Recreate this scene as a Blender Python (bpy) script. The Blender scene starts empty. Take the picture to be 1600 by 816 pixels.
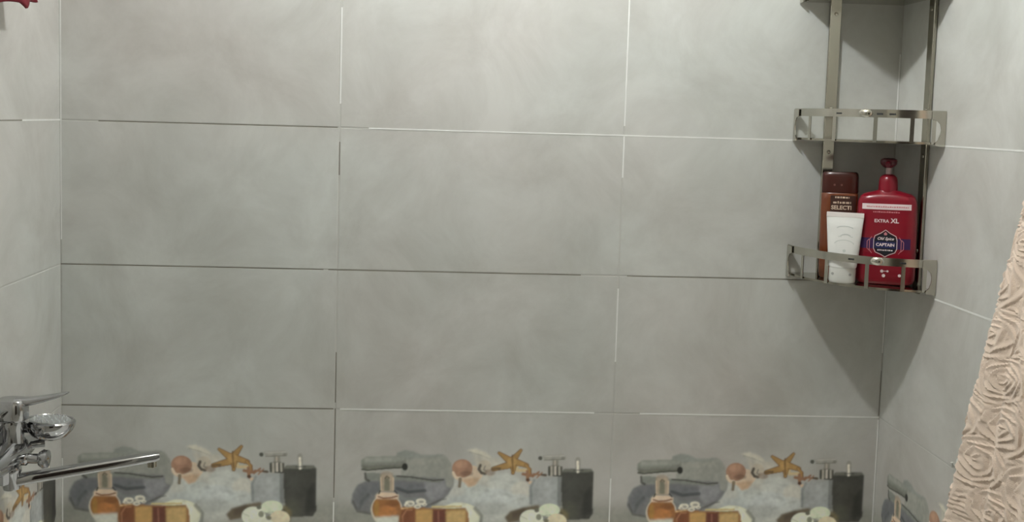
import bpy, bmesh, math, random
import numpy as np
from mathutils import Vector, Matrix

S = bpy.context.scene
COL = S.collection
random.seed(7)
rng = np.random.default_rng(5)

# ------------------------------------------------------------------ camera
XL, XR = -0.5783, 1.1921            # left / right tiled walls, back wall at y = 0
def cam_rows(a, b, c):
    ca, sa, cb, sb, cc, sc = math.cos(a), math.sin(a), math.cos(b), math.sin(b), math.cos(c), math.sin(c)
    f = Vector((sa*cb, ca*cb, sb)); r = Vector((ca, -sa, 0)); u = r.cross(f)
    return cc*r + sc*u, -sc*r + cc*u, f
cd = bpy.data.cameras.new('camera'); cam = bpy.data.objects.new('camera', cd); COL.objects.link(cam)
_r, _u, _f = cam_rows(0.0482172, -0.0824791, 0.0286874)
cam.matrix_world = Matrix(((_r.x, _u.x, -_f.x, 0.205578), (_r.y, _u.y, -_f.y, -2.237321), (_r.z, _u.z, -_f.z, 0.032959), (0, 0, 0, 1)))
cd.sensor_fit = 'HORIZONTAL'; cd.sensor_width = 36.0; cd.lens = 1650/1600*36
cd.shift_x = 39.18/1600; cd.shift_y = -90.2/1600
cd.clip_start = 0.02
S.camera = cam

# ------------------------------------------------------------------ light and exposure
LAMP_POS = (0.37, -0.64, 0.90)
LAMP_STRENGTH = 615.0
w = bpy.data.worlds.new('world'); S.world = w; w.use_nodes = True
w.node_tree.nodes['Background'].inputs[0].default_value = (0.9, 0.95, 1.0, 1)
w.node_tree.nodes['Background'].inputs[1].default_value = 0.05
S.view_settings.view_transform = 'Standard'; S.view_settings.look = 'None'
S.view_settings.gamma = 1.0; S.view_settings.use_curve_mapping = False
S.view_settings.exposure = 0.0

# ------------------------------------------------------------------ helpers
def lin(c):
    c = np.asarray(c, float)/255.0
    return np.where(c <= 0.04045, c/12.92, ((c+0.055)/1.055)**2.4)
def srgb(r, g, b): return tuple(float(v) for v in lin((r, g, b)))

def mat(name, color, rough=0.5, metal=0.0, noise=0.0, nscale=20.0, bump=0.0, bscale=200.0, **kw):
    m = bpy.data.materials.new(name); m.use_nodes = True
    nt = m.node_tree; b = nt.nodes['Principled BSDF']
    b.inputs['Base Color'].default_value = (*color, 1)
    b.inputs['Roughness'].default_value = rough; b.inputs['Metallic'].default_value = metal
    for k, v in kw.items(): b.inputs[k.replace('_', ' ')].default_value = v
    if noise or bump:
        tc = nt.nodes.new('ShaderNodeTexCoord')
    if noise:
        n = nt.nodes.new('ShaderNodeTexNoise'); n.inputs['Scale'].default_value = nscale; n.inputs['Detail'].default_value = 5
        nt.links.new(tc.outputs['Object'], n.inputs['Vector'])
        r = nt.nodes.new('ShaderNodeMapRange'); r.inputs[3].default_value = 1-noise; r.inputs[4].default_value = 1+noise
        nt.links.new(n.outputs[0], r.inputs[0])
        mx = nt.nodes.new('ShaderNodeVectorMath'); mx.operation = 'SCALE'; mx.inputs[0].default_value = color
        nt.links.new(r.outputs[0], mx.inputs['Scale']); nt.links.new(mx.outputs[0], b.inputs['Base Color'])
    if bump:
        n2 = nt.nodes.new('ShaderNodeTexNoise'); n2.inputs['Scale'].default_value = bscale; n2.inputs['Detail'].default_value = 3
        nt.links.new(tc.outputs['Object'], n2.inputs['Vector'])
        bp = nt.nodes.new('ShaderNodeBump'); bp.inputs['Strength'].default_value = bump; bp.inputs['Distance'].default_value = 0.002
        nt.links.new(n2.outputs[0], bp.inputs['Height']); nt.links.new(bp.outputs[0], b.inputs['Normal'])
    return m

TILE = 0.56
def tile_material(name, printed=False):
    """Grey cement-look glazed tile; the printed version lays vertex colours over the same glaze."""
    m = bpy.data.materials.new(name); m.use_nodes = True
    nt = m.node_tree; N = nt.nodes.new; L = nt.links.new; b = nt.nodes['Principled BSDF']
    geo = N('ShaderNodeNewGeometry')
    n1 = N('ShaderNodeTexNoise'); n1.inputs['Scale'].default_value = 5.0; n1.inputs['Detail'].default_value = 8; n1.inputs['Roughness'].default_value = 0.66; n1.inputs['Distortion'].default_value = 0.5
    L(geo.outputs['Position'], n1.inputs['Vector'])
    cr = N('ShaderNodeValToRGB'); e = cr.color_ramp.elements
    e[0].position = 0.32; e[0].color = (TILE*0.85, TILE*0.845, TILE*0.805, 1)
    e[1].position = 0.66; e[1].color = (TILE*1.09, TILE*1.10, TILE*1.07, 1)
    L(n1.outputs[0], cr.inputs[0])
    n3 = N('ShaderNodeTexNoise'); n3.inputs['Scale'].default_value = 1.7; n3.inputs['Detail'].default_value = 2
    L(geo.outputs['Position'], n3.inputs['Vector'])
    c3 = N('ShaderNodeValToRGB'); e = c3.color_ramp.elements
    e[0].position = 0.38; e[0].color = (1.0, 0.965, 0.94, 1); e[1].position = 0.62; e[1].color = (0.985, 1.0, 0.975, 1)
    L(n3.outputs[0], c3.inputs[0])
    mm = N('ShaderNodeMix'); mm.data_type = 'RGBA'; mm.blend_type = 'MULTIPLY'; mm.inputs[0].default_value = 1
    L(cr.outputs[0], mm.inputs[6]); L(c3.outputs[0], mm.inputs[7])
    out = mm.outputs[2]
    if printed:
        at = N('ShaderNodeAttribute'); at.attribute_name = 'print'
        mx = N('ShaderNodeMix'); mx.data_type = 'RGBA'
        L(at.outputs['Alpha'], mx.inputs[0]); L(out, mx.inputs[6]); L(at.outputs['Color'], mx.inputs[7]); out = mx.outputs[2]
    L(out, b.inputs['Base Color'])
    b.inputs['Roughness'].default_value = 0.5
    b.inputs['Specular IOR Level'].default_value = 0.6
    n2 = N('ShaderNodeTexNoise'); n2.inputs['Scale'].default_value = 9; n2.inputs['Detail'].default_value = 4
    L(geo.outputs['Position'], n2.inputs['Vector'])
    bp = N('ShaderNodeBump'); bp.inputs['Strength'].default_value = 0.25; bp.inputs['Distance'].default_value = 0.002
    L(n2.outputs[0], bp.inputs['Height']); L(bp.outputs[0], b.inputs['Normal'])
    return m

def new_obj(name, me, m=None, parent=None, loc=None):
    o = bpy.data.objects.new(name, me); COL.objects.link(o)
    if m is not None and me is not None and not me.materials: me.materials.append(m)
    if parent is not None: o.parent = parent
    if loc is not None: o.location = loc
    return o
def from_bm(name, bm, m=None, parent=None, smooth=False, loc=None):
    me = bpy.data.meshes.new(name); bmesh.ops.recalc_face_normals(bm, faces=bm.faces[:]); bm.to_mesh(me); bm.free()
    if smooth: smooth_mesh(me)
    return new_obj(name, me, m, parent, loc)
def smooth_mesh(me, deg=40):
    me.polygons.foreach_set('use_smooth', [True]*len(me.polygons))
    try: me.set_sharp_from_angle(angle=math.radians(deg))
    except Exception: pass
def from_arrays(name, v, f, m=None, parent=None, smooth=True, loc=None):
    me = bpy.data.meshes.new(name); me.from_pydata([tuple(p) for p in v], [], f); me.update()
    if smooth: smooth_mesh(me)
    return new_obj(name, me, m, parent, loc)
def tag(o, label, cat, group=None):
    o['label'] = label; o['category'] = cat
    if group: o['group'] = group
    return o
def empty(name, loc=(0, 0, 0), rot=(0, 0, 0)):
    o = bpy.data.objects.new(name, None); COL.objects.link(o); o.location = loc; o.rotation_euler = rot; o.empty_display_size = 0.05
    return o
def box_bm(x0, x1, y0, y1, z0, z1, bev=0.0, seg=1):
    bm = bmesh.new(); bmesh.ops.create_cube(bm, size=1.0)
    for v in bm.verts:
        v.co = ((x0+x1)/2+v.co.x*(x1-x0), (y0+y1)/2+v.co.y*(y1-y0), (z0+z1)/2+v.co.z*(z1-z0))
    if bev: bmesh.ops.bevel(bm, geom=bm.edges[:], offset=bev, segments=seg, affect='EDGES', profile=0.6)
    return bm
def lathe(prof, n=32, axis='Z'):
    """prof: list of (radius, height)."""
    v, f = [], []
    for r, h in prof:
        for k in range(n):
            a = 2*math.pi*k/n; p = (r*math.cos(a), r*math.sin(a), h)
            v.append(p if axis == 'Z' else ((h, p[0], p[1]) if axis == 'X' else (p[0], h, p[1])))
    for i in range(len(prof)-1):
        for k in range(n):
            f.append((i*n+k, i*n+(k+1) % n, (i+1)*n+(k+1) % n, (i+1)*n+k))
    f.append(tuple(range(n))[::-1]); f.append(tuple(range((len(prof)-1)*n, len(prof)*n)))
    return v, f
def superellipse(hw, hd, n, k):
    out = []
    for i in range(k):
        a = 2*math.pi*i/k; c, s = math.cos(a), math.sin(a)
        out.append((hw*math.copysign(abs(c)**(2/n), c), hd*math.copysign(abs(s)**(2/n), s)))
    return out
def loft(rings, cap=True):
    n = len(rings[0]); v = [p for r in rings for p in r]; f = []
    for i in range(len(rings)-1):
        for k in range(n): f.append((i*n+k, i*n+(k+1) % n, (i+1)*n+(k+1) % n, (i+1)*n+k))
    if cap: f.append(tuple(range(n))[::-1]); f.append(tuple(range((len(rings)-1)*n, len(rings)*n)))
    return v, f
def tube_path(pts, rad, n=16, flat=1.0):
    """tube along a polyline; rad number or list; flat squashes it along z."""
    pts = [Vector(p) for p in pts]; rings = []
    rads = rad if isinstance(rad, (list, tuple)) else [rad]*len(pts)
    for i, p in enumerate(pts):
        t = (pts[min(i+1, len(pts)-1)]-pts[max(i-1, 0)]).normalized()
        up = Vector((0, 0, 1)) if abs(t.z) < 0.9 else Vector((0, 1, 0))
        s = t.cross(up).normalized(); u = s.cross(t)
        rings.append([p + s*(rads[i]*math.cos(a)) + u*(rads[i]*flat*math.sin(a)) for a in (2*math.pi*k/n for k in range(n))])
    return loft(rings)

# ------------------------------------------------------------------ materials
M_tile = tile_material('grey_tile'); M_print = tile_material('printed_tile', True); M_grout = mat('grout', (0.53, 0.525, 0.49), 0.9, noise=0.1, nscale=12); M_lime = mat('pale_grout', (0.80, 0.80, 0.77), 0.85, noise=0.12, nscale=25); M_dirty = mat('dirty_grout', (0.24, 0.225, 0.19), 0.9, noise=0.3, nscale=25)
M_paint = mat('painted_plaster', (0.80, 0.77, 0.68), 0.8, bump=0.2)
M_floor = mat('floor_tile', (0.60, 0.58, 0.52), 0.35, noise=0.15, nscale=6)
M_door = mat('brown_door', (0.045, 0.028, 0.018), 0.45, noise=0.25, nscale=9)
M_steel = mat('polished_steel', (0.56, 0.54, 0.48), 0.16, 1.0, bump=0.03, bscale=60)
M_steel2 = mat('brushed_steel', (0.42, 0.395, 0.33), 0.13, 1.0)
M_chrome = mat('chrome', (0.50, 0.50, 0.51), 0.07, 1.0)
M_black = mat('flat_black', (0.02, 0.02, 0.02), 0.6)

# ------------------------------------------------------------------ setting: walls with single tiles
H, W = 0.302, 0.602
GAP = 0.0011
TH = 0.008
wall_back = from_bm('wall_back', box_bm(XL-0.1, XR+0.1, 0.0006, 0.1, -1.55, 1.07), M_grout); wall_back['kind'] = 'structure'
wall_left = from_bm('wall_left', box_bm(XL-0.1, XL-0.0006, -2.62, TH, -1.55, 1.07), M_grout); wall_left['kind'] = 'structure'
wall_right = from_bm('wall_right', box_bm(XR+0.0006, XR+0.1, -2.62, TH, -1.55, 1.07), M_grout); wall_right['kind'] = 'structure'
wall_front = from_bm('wall_front', box_bm(XL-0.1, XR+0.1, -2.7, -2.6, -1.55, 1.07), M_paint); wall_front['kind'] = 'structure'
floor = from_bm('floor', box_bm(XL-0.1, XR+0.1, -2.7, 0.1, -1.62, -1.55), M_floor); floor['kind'] = 'structure'
ceiling = from_bm('ceiling', box_bm(XL-0.1, XR+0.1, -2.7, 0.1, 1.05, 1.12), M_paint); ceiling['kind'] = 'structure'
door = from_bm('door_1', box_bm(0.10, 0.92, -2.60, -2.56, -1.55, 0.52, 0.006), M_door); door['kind'] = 'structure'
dh = from_arrays('door_handle', *tube_path([(0.16, -2.56, -0.5), (0.16, -2.52, -0.5), (0.19, -2.51, -0.5), (0.28, -2.51, -0.5)], 0.009, 12), M_steel2, door)
for k, (za, zb) in enumerate(((-1.35, -0.65), (-0.45, 0.35))):
    from_bm('door_panel', box_bm(0.24, 0.80, -2.562, -2.552, za, zb, 0.008), M_door, door)

tile_cache = {}
def tile_mesh(length, height):
    key = (round(length, 4), round(height, 4))
    if key not in tile_cache:
        bm = box_bm(0, length, 0, TH, 0, height, 0.0009)
        me = bpy.data.meshes.new('tile'); bmesh.ops.recalc_face_normals(bm, faces=bm.faces[:]); bm.to_mesh(me); bm.free()
        me.materials.append(M_tile); tile_cache[key] = me
    return tile_cache[key]

# ---- the printed still life of the decor row, painted as vertex colours (digitised in picture units, mapped to tile metres)
def picture_to_tile():
    ax, az = (-0.7576918, 0.0013932, 3.93e-05), (0.3021126, 1.7e-05, -0.0014284)
    B = np.array([[ax[1], ax[2]], [az[1], az[2]]]); c0 = np.array([ax[0], az[0]])
    return B, c0
PB, PC0 = picture_to_tile()
STEP = 0.0015
NU, NV = 401, 160
gu = np.linspace(0.0012, W-0.0012, NU); gv = np.linspace(-0.9045, -0.665, NV)    # x in tile, z in wall
GU, GV = np.meshgrid(gu, gv)
_inv = np.linalg.inv(PB)
PX = _inv[0, 0]*(GU-PC0[0]) + _inv[0, 1]*(GV-PC0[1]); PY = _inv[1, 0]*(GU-PC0[0]) + _inv[1, 1]*(GV-PC0[1])
rgb = np.zeros(GU.shape+(3,)); alpha = np.zeros(GU.shape)
def blur(a, s):
    if s <= 0: return a
    r = max(1, int(3*s)); k = np.exp(-0.5*(np.arange(-r, r+1)/s)**2); k /= k.sum()
    for ax in (0, 1):
        p = np.pad(a, [(r, r) if i == ax else (0, 0) for i in (0, 1)], mode='edge')
        a = sum(k[i]*np.take(p, range(i, i+a.shape[ax]), axis=ax) for i in range(2*r+1))
    return a
def inside(poly):
    res = np.zeros(GU.shape, bool); n = len(poly)
    for i in range(n):
        x0, y0 = poly[i]; x1, y1 = poly[(i+1) % n]
        if y0 == y1: continue
        c = ((y0 > PY) != (y1 > PY)) & (PX < (x1-x0)*(PY-y0)/(y1-y0)+x0); res ^= c
    return res.astype(float)
LITREF = float(lin(138))
def comp(mask, col, op=1.0):
    global rgb, alpha
    col = np.asarray(col, float); c = lin(col.mean()+0.80*(col-col.mean()))/LITREF*TILE
    m = np.clip(mask, 0, 1)*op
    a2 = alpha*(1-m)+m
    rgb = np.where(a2[..., None] > 1e-6, (rgb*(alpha*(1-m))[..., None] + c*m[..., None])/np.maximum(a2, 1e-6)[..., None], rgb); alpha = a2
def Z4(pts): return [(520+x/6, 680+y/6) for x, y in pts]
def Z5(pts): return [(700+x/6, 680+y/6) for x, y in pts]
def poly(pts, col, s=0.7, op=1.0): comp(blur(inside(pts), s), col, op)
def ell(cx, cy, rx, ry, col, s=0.6, op=1.0, rot=0.0):
    c, sn = math.cos(rot), math.sin(rot); dx, dy = PX-cx, PY-cy
    q = np.hypot((dx*c+dy*sn)/rx, (-dx*sn+dy*c)/ry)
    comp(np.clip((1-q)*min(rx, ry)/max(s, .3)+0.5, 0, 1), col, op)
def e4(x, y, rx, ry, *a, **k): ell(520+x/6, 680+y/6, rx/6, ry/6, *a, **k)
def e5(x, y, rx, ry, *a, **k): ell(700+x/6, 680+y/6, rx/6, ry/6, *a, **k)
def line(pts, wd, col, s=0.6, op=1.0):
    d = np.full(GU.shape, 1e9)
    for (x0, y0), (x1, y1) in zip(pts[:-1], pts[1:]):
        vx, vy = x1-x0, y1-y0; t = np.clip(((PX-x0)*vx+(PY-y0)*vy)/max(vx*vx+vy*vy, 1e-9), 0, 1)
        d = np.minimum(d, np.hypot(PX-x0-t*vx, PY-y0-t*vy))
    comp(np.clip((wd/2-d)/max(s, .3)+0.5, 0, 1), col, op)
def l4(pts, wd, *a, **k): line(Z4(pts), wd/6, *a, **k)
def l5(pts, wd, *a, **k): line(Z5(pts), wd/6, *a, **k)
def taper(pts, w0, w1, col, s=0.5, op=1.0):
    (x0, y0), (x1, y1) = pts; vx, vy = x1-x0, y1-y0
    t = np.clip(((PX-x0)*vx+(PY-y0)*vy)/(vx*vx+vy*vy), 0, 1); d = np.hypot(PX-x0-t*vx, PY-y0-t*vy)
    comp(np.clip(((w0+(w1-w0)*t)/2-d)/s+0.5, 0, 1), col, op)

# backdrop: pale haze behind the objects, grey table at the bottom
comp(blur(np.clip((PY-775)/25, 0, 1), 3), (112, 112, 103), 0.85)
comp(np.clip(1-np.abs(PX-775)/75, 0, 1)*np.clip((PY-690)/30, 0, 1), (150, 150, 142), 0.55)
e5(330, 600, 420, 250, (160, 162, 156), s=14, op=0.8)
# pebbles heap
for x, y, rx, ry, c in ((300, 430, 130, 90, (148, 146, 136)), (520, 470, 150, 110, (155, 158, 152)), (680, 520, 90, 90, (158, 155, 144)), (250, 560, 160, 100, (150, 156, 152)),
                        (450, 600, 170, 100, (152, 157, 156)), (650, 620, 130, 70, (150, 155, 152)), (130, 620, 130, 60, (140, 145, 142)), (400, 690, 200, 60, (136, 139, 134)), (90, 520, 70, 50, (146, 146, 138))):
    e5(x, y, rx, ry, tuple(v+6 for v in c), s=5, op=0.7)
for x, y in ((360, 520), (560, 560), (600, 440), (420, 420), (240, 500), (680, 600), (510, 660), (300, 640)):
    e5(x, y, 40, 12, (128, 132, 126), s=3, op=0.45, rot=rng.uniform(-.6, .6))
# towels
poly(Z4([(600, 165), (680, 140), (760, 155), (830, 185), (1030, 182), (1080, 220), (1000, 300), (600, 230)]), (112, 115, 110), 1.0)
poly(Z4([(310, 430), (230, 470), (180, 560), (175, 640), (220, 705), (370, 735), (560, 740), (880, 690), (980, 640), (1080, 560), (1130, 470), (1130, 340), (1080, 240), (700, 220), (640, 400)]), (92, 93, 94), 1.0)
poly(Z4([(640, 230), (1050, 190), (1105, 260), (1135, 400), (1120, 500), (1060, 480), (1050, 410), (640, 380)]), (117, 118, 111), 1.0)
poly(Z4([(660, 235), (1000, 215), (1050, 250), (700, 290)]), (126, 127, 118), 1.5, 0.7)
poly(Z4([(850, 430), (1040, 420), (1060, 500), (1010, 590), (920, 620), (870, 560)]), (113, 113, 117), 1.6, 0.9)
poly(Z4([(190, 560), (240, 480), (330, 440), (560, 440), (850, 450), (860, 520), (600, 540), (380, 560), (300, 640), (220, 680)]), (84, 86, 90), 1.8, 0.85)
poly(Z4([(300, 360), (340, 345), (620, 385), (1040, 420), (1000, 450), (600, 420), (320, 430)]), (101, 104, 98), 0.8)
l4([(330, 345), (470, 338), (600, 350)], 14, (134, 134, 128))
l4([(305, 360), (310, 415), (340, 428)], 22, (52, 52, 46), op=.8)
l4([(600, 385), (720, 392), (850, 412), (940, 425), (1035, 418)], 14, (58, 58, 52))
poly(Z4([(270, 235), (310, 207), (600, 197), (690, 215), (690, 320), (640, 300), (290, 332), (270, 320)]), (104, 106, 97), 0.7)
poly(Z4([(300, 212), (600, 200), (680, 220), (660, 245), (300, 260)]), (124, 126, 119), 1.2, .9)
poly(Z4([(275, 285), (650, 280), (650, 305), (290, 330)]), (84, 86, 76), 1.2, .9)
l4([(275, 322), (330, 330), (520, 312), (650, 305)], 13, (50, 50, 42))
e4(675, 298, 28, 34, (26, 26, 22), s=.9)
l4([(700, 240), (712, 300), (700, 340)], 16, (126, 127, 119), op=.7)
l4([(600, 500), (700, 535), (860, 520)], 30, (54, 56, 60), s=2, op=.8)
l4([(330, 560), (270, 620), (250, 690)], 30, (66, 68, 70), s=3, op=.6)
l4([(560, 560), (700, 600), (900, 640)], 40, (104, 108, 106), s=4, op=.5)
l4([(190, 620), (230, 715), (360, 738)], 22, (66, 66, 64), s=2, op=.7)
l4([(880, 660), (940, 640), (1040, 590)], 18, (72, 73, 72), s=2, op=.6)
# perfume bottle
e4(505, 375, 62, 34, (128, 114, 98), s=.8, op=.8)
poly(Z4([(448, 390), (470, 370), (545, 370), (572, 395), (568, 530), (450, 530)]), (140, 124, 104), .7)
poly(Z4([(485, 400), (530, 400), (535, 520), (480, 520)]), (98, 96, 80), .8)
l4([(490, 405), (505, 385), (528, 402)], 10, (70, 62, 46))
l4([(450, 400), (452, 520)], 9, (176, 156, 130)); l4([(566, 400), (566, 520)], 8, (168, 150, 126))
e4(502, 700, 148, 150, (160, 152, 136), s=.7)
e4(502, 690, 133, 132, (128, 78, 32), s=1)
e4(505, 720, 100, 60, (160, 98, 44), s=4, op=.8)
e4(560, 640, 60, 30, (104, 58, 24), s=3, op=.7)
e4(410, 690, 24, 70, (150, 112, 40), s=3, op=.6)
poly(Z4([(400, 560), (440, 535), (570, 535), (615, 560), (610, 600), (400, 600)]), (176, 156, 134), 1)
l4([(425, 575), (470, 590), (540, 588), (600, 572)], 14, (112, 70, 44))
poly(Z4([(390, 770), (620, 755), (610, 850), (420, 860)]), (170, 170, 158), 1.6)
l4([(445, 520), (430, 550)], 12, (44, 40, 32)); l4([(575, 520), (600, 548)], 12, (44, 44, 46))
# amber soap bars, flower and round soap
e4(1180, 770, 200, 138, (182, 182, 162), s=1)
e4(1210, 720, 120, 60, (200, 200, 184), s=4, op=.6)
l4([(1330, 690), (1390, 760), (1380, 850)], 34, (88, 88, 78), s=3, op=.7)
poly(Z4([(620, 690), (660, 672), (1050, 690), (1240, 680), (1270, 740), (1270, 1100), (610, 1100)]), (128, 80, 36), .8)
poly(Z4([(640, 700), (770, 690), (775, 1100), (620, 1100)]), (104, 56, 28), 1)
l4([(655, 1100), (650, 760), (690, 700), (740, 700)], 14, (150, 96, 60), op=.7)
poly(Z4([(775, 700), (930, 700), (935, 1100), (775, 1100)]), (162, 124, 66), 1.2)
poly(Z4([(930, 700), (1055, 695), (1065, 1100), (935, 1100)]), (88, 42, 28), 1)
l4([(990, 1000), (985, 720)], 16, (126, 76, 56), op=.7)
poly(Z4([(1058, 712), (1240, 700), (1230, 1100), (1065, 1100)]), (164, 134, 80), 1.4)
l4([(930, 672), (1050, 672), (1200, 668)], 16, (166, 152, 96)); l4([(1060, 690), (1180, 690)], 8, (128, 120, 60))
l4([(640, 690), (760, 672)], 10, (170, 140, 96))
for x, y, r in ((720, 640, 46), (822, 622, 48), (790, 668, 34), (690, 655, 26), (855, 650, 24)):
    e4(x, y, r, r*.62, (176, 172, 158), s=.7); e4(x+4, y+4, r*.5, r*.25, (96, 92, 82), s=.8, op=.7)
l4([(910, 650), (1000, 610), (1060, 600)], 10, (70, 68, 64), op=.7)
# shells
poly(Z5([(170, 140), (260, 128), (360, 165), (410, 215), (330, 220), (250, 180)]), (166, 162, 148), 1.4, .9)
l5([(200, 160), (290, 185), (390, 225)], 12, (122, 120, 108), s=1.5, op=.6)
poly(Z5([(230, 190), (330, 215), (470, 220), (500, 280), (400, 300), (270, 300)]), (160, 154, 140), 2, .7)
e5(180, 360, 145, 80, (172, 152, 128), s=1.2, op=.9)
e5(130, 312, 96, 86, (132, 96, 74), s=1.0)
e5(120, 275, 60, 36, (150, 112, 88), s=3, op=.7)
e5(170, 360, 60, 24, (92, 62, 46), s=2, op=.6)
l5([(45, 350), (70, 400), (110, 400)], 22, (176, 162, 142))
l5([(110, 410), (104, 480)], 30, (98, 82, 60), op=.9)
poly(Z5([(130, 420), (230, 400), (300, 400), (250, 470), (190, 490)]), (160, 132, 102), 1.2)
e5(335, 300, 66, 66, (150, 142, 126), s=1)
l5([(300, 282), (285, 320), (310, 355), (345, 362)], 26, (50, 40, 32), op=.9)
l5([(345, 290), (330, 325), (360, 340)], 12, (92, 84, 72), op=.8)
e5(390, 350, 50, 30, (120, 100, 84), s=2, op=.7)
# starfish
l5([(640, 280), (640, 330), (760, 330)], 30, (170, 148, 92), s=2, op=.7)
def star_arm(a, b, w0, w1): 
    taper(Z5([a, b]), (w0+14)/6, (w1+12)/6, (92, 62, 28)); taper(Z5([a, b]), w0/6, w1/6, (138, 104, 54))
star_arm((590, 250), (475, 168), 66, 20); star_arm((600, 240), (680, 142), 62, 18)
star_arm((570, 280), (420, 318), 56, 34); star_arm((610, 260), (605, 355), 60, 24); star_arm((630, 250), (735, 285), 54, 36)
l5([(725, 282), (765, 320), (770, 380)], 30, (104, 72, 36)); l5([(725, 280), (758, 318), (762, 375)], 18, (140, 104, 52))
e5(595, 250, 46, 44, (148, 114, 62), s=2)
l5([(597, 190), (600, 260), (605, 340)], 16, (86, 58, 24), op=.7)
l5([(410, 318), (480, 312)], 26, (82, 60, 34), op=.8)
for a, b, wd in (((700, 365), (790, 380), 30), ((740, 340), (745, 425), 30), ((790, 390), (850, 345), 18), ((800, 365), (912, 378), 18), ((830, 400), (880, 350), 12)):
    l5([a, b], wd, (122, 84, 58))
l5([(880, 372), (915, 376)], 22, (66, 50, 34)); e5(745, 420, 20, 16, (70, 42, 24)); e5(780, 445, 30, 16, (170, 146, 118), op=.8)
# white pump bottle
poly(Z5([(765, 480), (800, 420), (860, 395), (1060, 395), (1070, 655), (770, 655)]), (128, 132, 131), .9)
l5([(775, 640), (772, 490), (805, 425)], 26, (104, 108, 108), s=2, op=.8)
poly(Z5([(860, 420), (960, 410), (960, 640), (860, 640)]), (140, 143, 142), 4, .8)
l5([(1045, 400), (1045, 650)], 40, (92, 94, 92), s=2, op=.8)
poly(Z5([(880, 190), (1080, 182), (1105, 205), (1095, 232), (900, 234)]), (128, 126, 118), .7); l5([(900, 200), (1085, 194)], 10, (152, 151, 145), op=.8)
e5(862, 216, 20, 20, (66, 66, 58), s=.7); l5([(900, 234), (1090, 226)], 8, (92, 90, 80)); e5(1080, 214, 20, 14, (106, 104, 96), s=1)
poly(Z5([(975, 230), (1035, 230), (1035, 310), (975, 310)]), (112, 108, 98), .6); l5([(1000, 240), (1000, 330)], 14, (150, 140, 128))
poly(Z5([(935, 295), (985, 280), (1040, 285), (1075, 300), (1070, 385), (940, 385)]), (92, 90, 80), .6)
for x, c, wd in ((945, (52, 52, 44), 16), (968, (150, 144, 132), 16), (1005, (168, 160, 150), 18), (1022, (44, 44, 38), 12), (1042, (150, 146, 136), 12), (1062, (60, 58, 50), 14)):
    l5([(x, 298), (x, 375)], wd, c)
l5([(985, 380), (1060, 382)], 12, (40, 40, 36))
# black dispenser
poly(Z5([(1085, 318), (1340, 318), (1368, 345), (1360, 740), (1330, 790), (1090, 800), (1062, 600), (1062, 360)]), (50, 50, 45), .7)
poly(Z5([(1090, 316), (1345, 318), (1362, 345), (1075, 348)]), (84, 84, 76), .7)
poly(Z5([(1100, 400), (1200, 400), (1190, 620), (1090, 640)]), (58, 58, 53), 4, .8)
poly(Z5([(1270, 560), (1345, 470), (1350, 740), (1260, 760)]), (34, 34, 31), 2, .9)
poly(Z5([(1080, 640), (1200, 640), (1220, 790), (1080, 790)]), (70, 70, 58), 4, .7)
l5([(1216, 230), (1218, 330)], 48, (116, 114, 106)); l5([(1214, 250), (1217, 345)], 22, (186, 180, 168))
l5([(1180, 330), (1265, 328)], 12, (38, 38, 34), op=.6)
# dish and blossom
poly(Z5([(525, 770), (580, 715), (700, 680), (850, 655), (860, 720), (700, 800), (560, 830)]), (84, 72, 54), 1.2)
poly(Z5([(600, 720), (720, 690), (700, 760), (600, 790)]), (66, 54, 40), 2, .8)
poly(Z5([(985, 700), (1080, 690), (1130, 740), (1120, 850), (1000, 850)]), (92, 82, 52), 1.6, .9)
poly(Z5([(990, 730), (1080, 730), (1060, 765), (1010, 760)]), (52, 44, 26), 1, .9)
e5(780, 790, 110, 90, (184, 186, 170), s=1); e5(950, 705, 100, 62, (176, 182, 158), s=1); e5(1020, 815, 95, 78, (178, 168, 140), s=1); e5(850, 880, 120, 80, (180, 180, 164), s=1)
e5(830, 705, 22, 22, (82, 80, 66), s=1); e5(850, 770, 26, 30, (110, 112, 92), s=1.5); e5(920, 805, 24, 20, (96, 94, 74), s=1.5)
l5([(680, 760), (740, 790)], 10, (150, 150, 134), op=.7); l5([(880, 760), (960, 750)], 10, (140, 144, 122), op=.7)
comp(np.clip((PY-815)/60, 0, 1), (112, 110, 100), .4)

_n = blur(rng.normal(0, 1, GU.shape), 1.6); _n2 = blur(rng.normal(0, 1, GU.shape), 6)
rgb = rgb*np.clip(1+0.045*_n/_n.std()+0.045*_n2/_n2.std(), .6, 1.4)[..., None]
_p = np.stack([blur(rgb[..., k]*alpha, 0.75) for k in range(3)], -1); alpha = blur(alpha, 0.75); rgb = _p/np.maximum(alpha, 1e-6)[..., None]
def make_print_mesh():
    """Flat printed skin of one tile, local x along the tile and z in wall height, faces only where there is print."""
    idx = -np.ones(GU.shape, int)
    a = alpha.copy(); keep = (a[:-1, :-1]+a[1:, :-1]+a[:-1, 1:]+a[1:, 1:]) > 0.012
    used = np.zeros(GU.shape, bool); used[:-1, :-1] |= keep; used[1:, :-1] |= keep; used[:-1, 1:] |= keep; used[1:, 1:] |= keep
    idx[used] = np.arange(used.sum())
    v = np.stack([GU[used], np.zeros(used.sum()), GV[used]], 1)
    j, i = np.nonzero(keep)
    f = np.stack([idx[j, i], idx[j, i+1], idx[j+1, i+1], idx[j+1, i]], 1)
    me = bpy.data.meshes.new('print'); me.from_pydata(v.tolist(), [], f.tolist()); me.update()
    at = me.color_attributes.new('print', 'FLOAT_COLOR', 'POINT')
    at.data.foreach_set('color', np.concatenate([rgb[used], alpha[used][:, None]], 1).astype(np.float32).ravel())
    me.materials.append(M_print)
    return me
PRINT = make_print_mesh()

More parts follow.
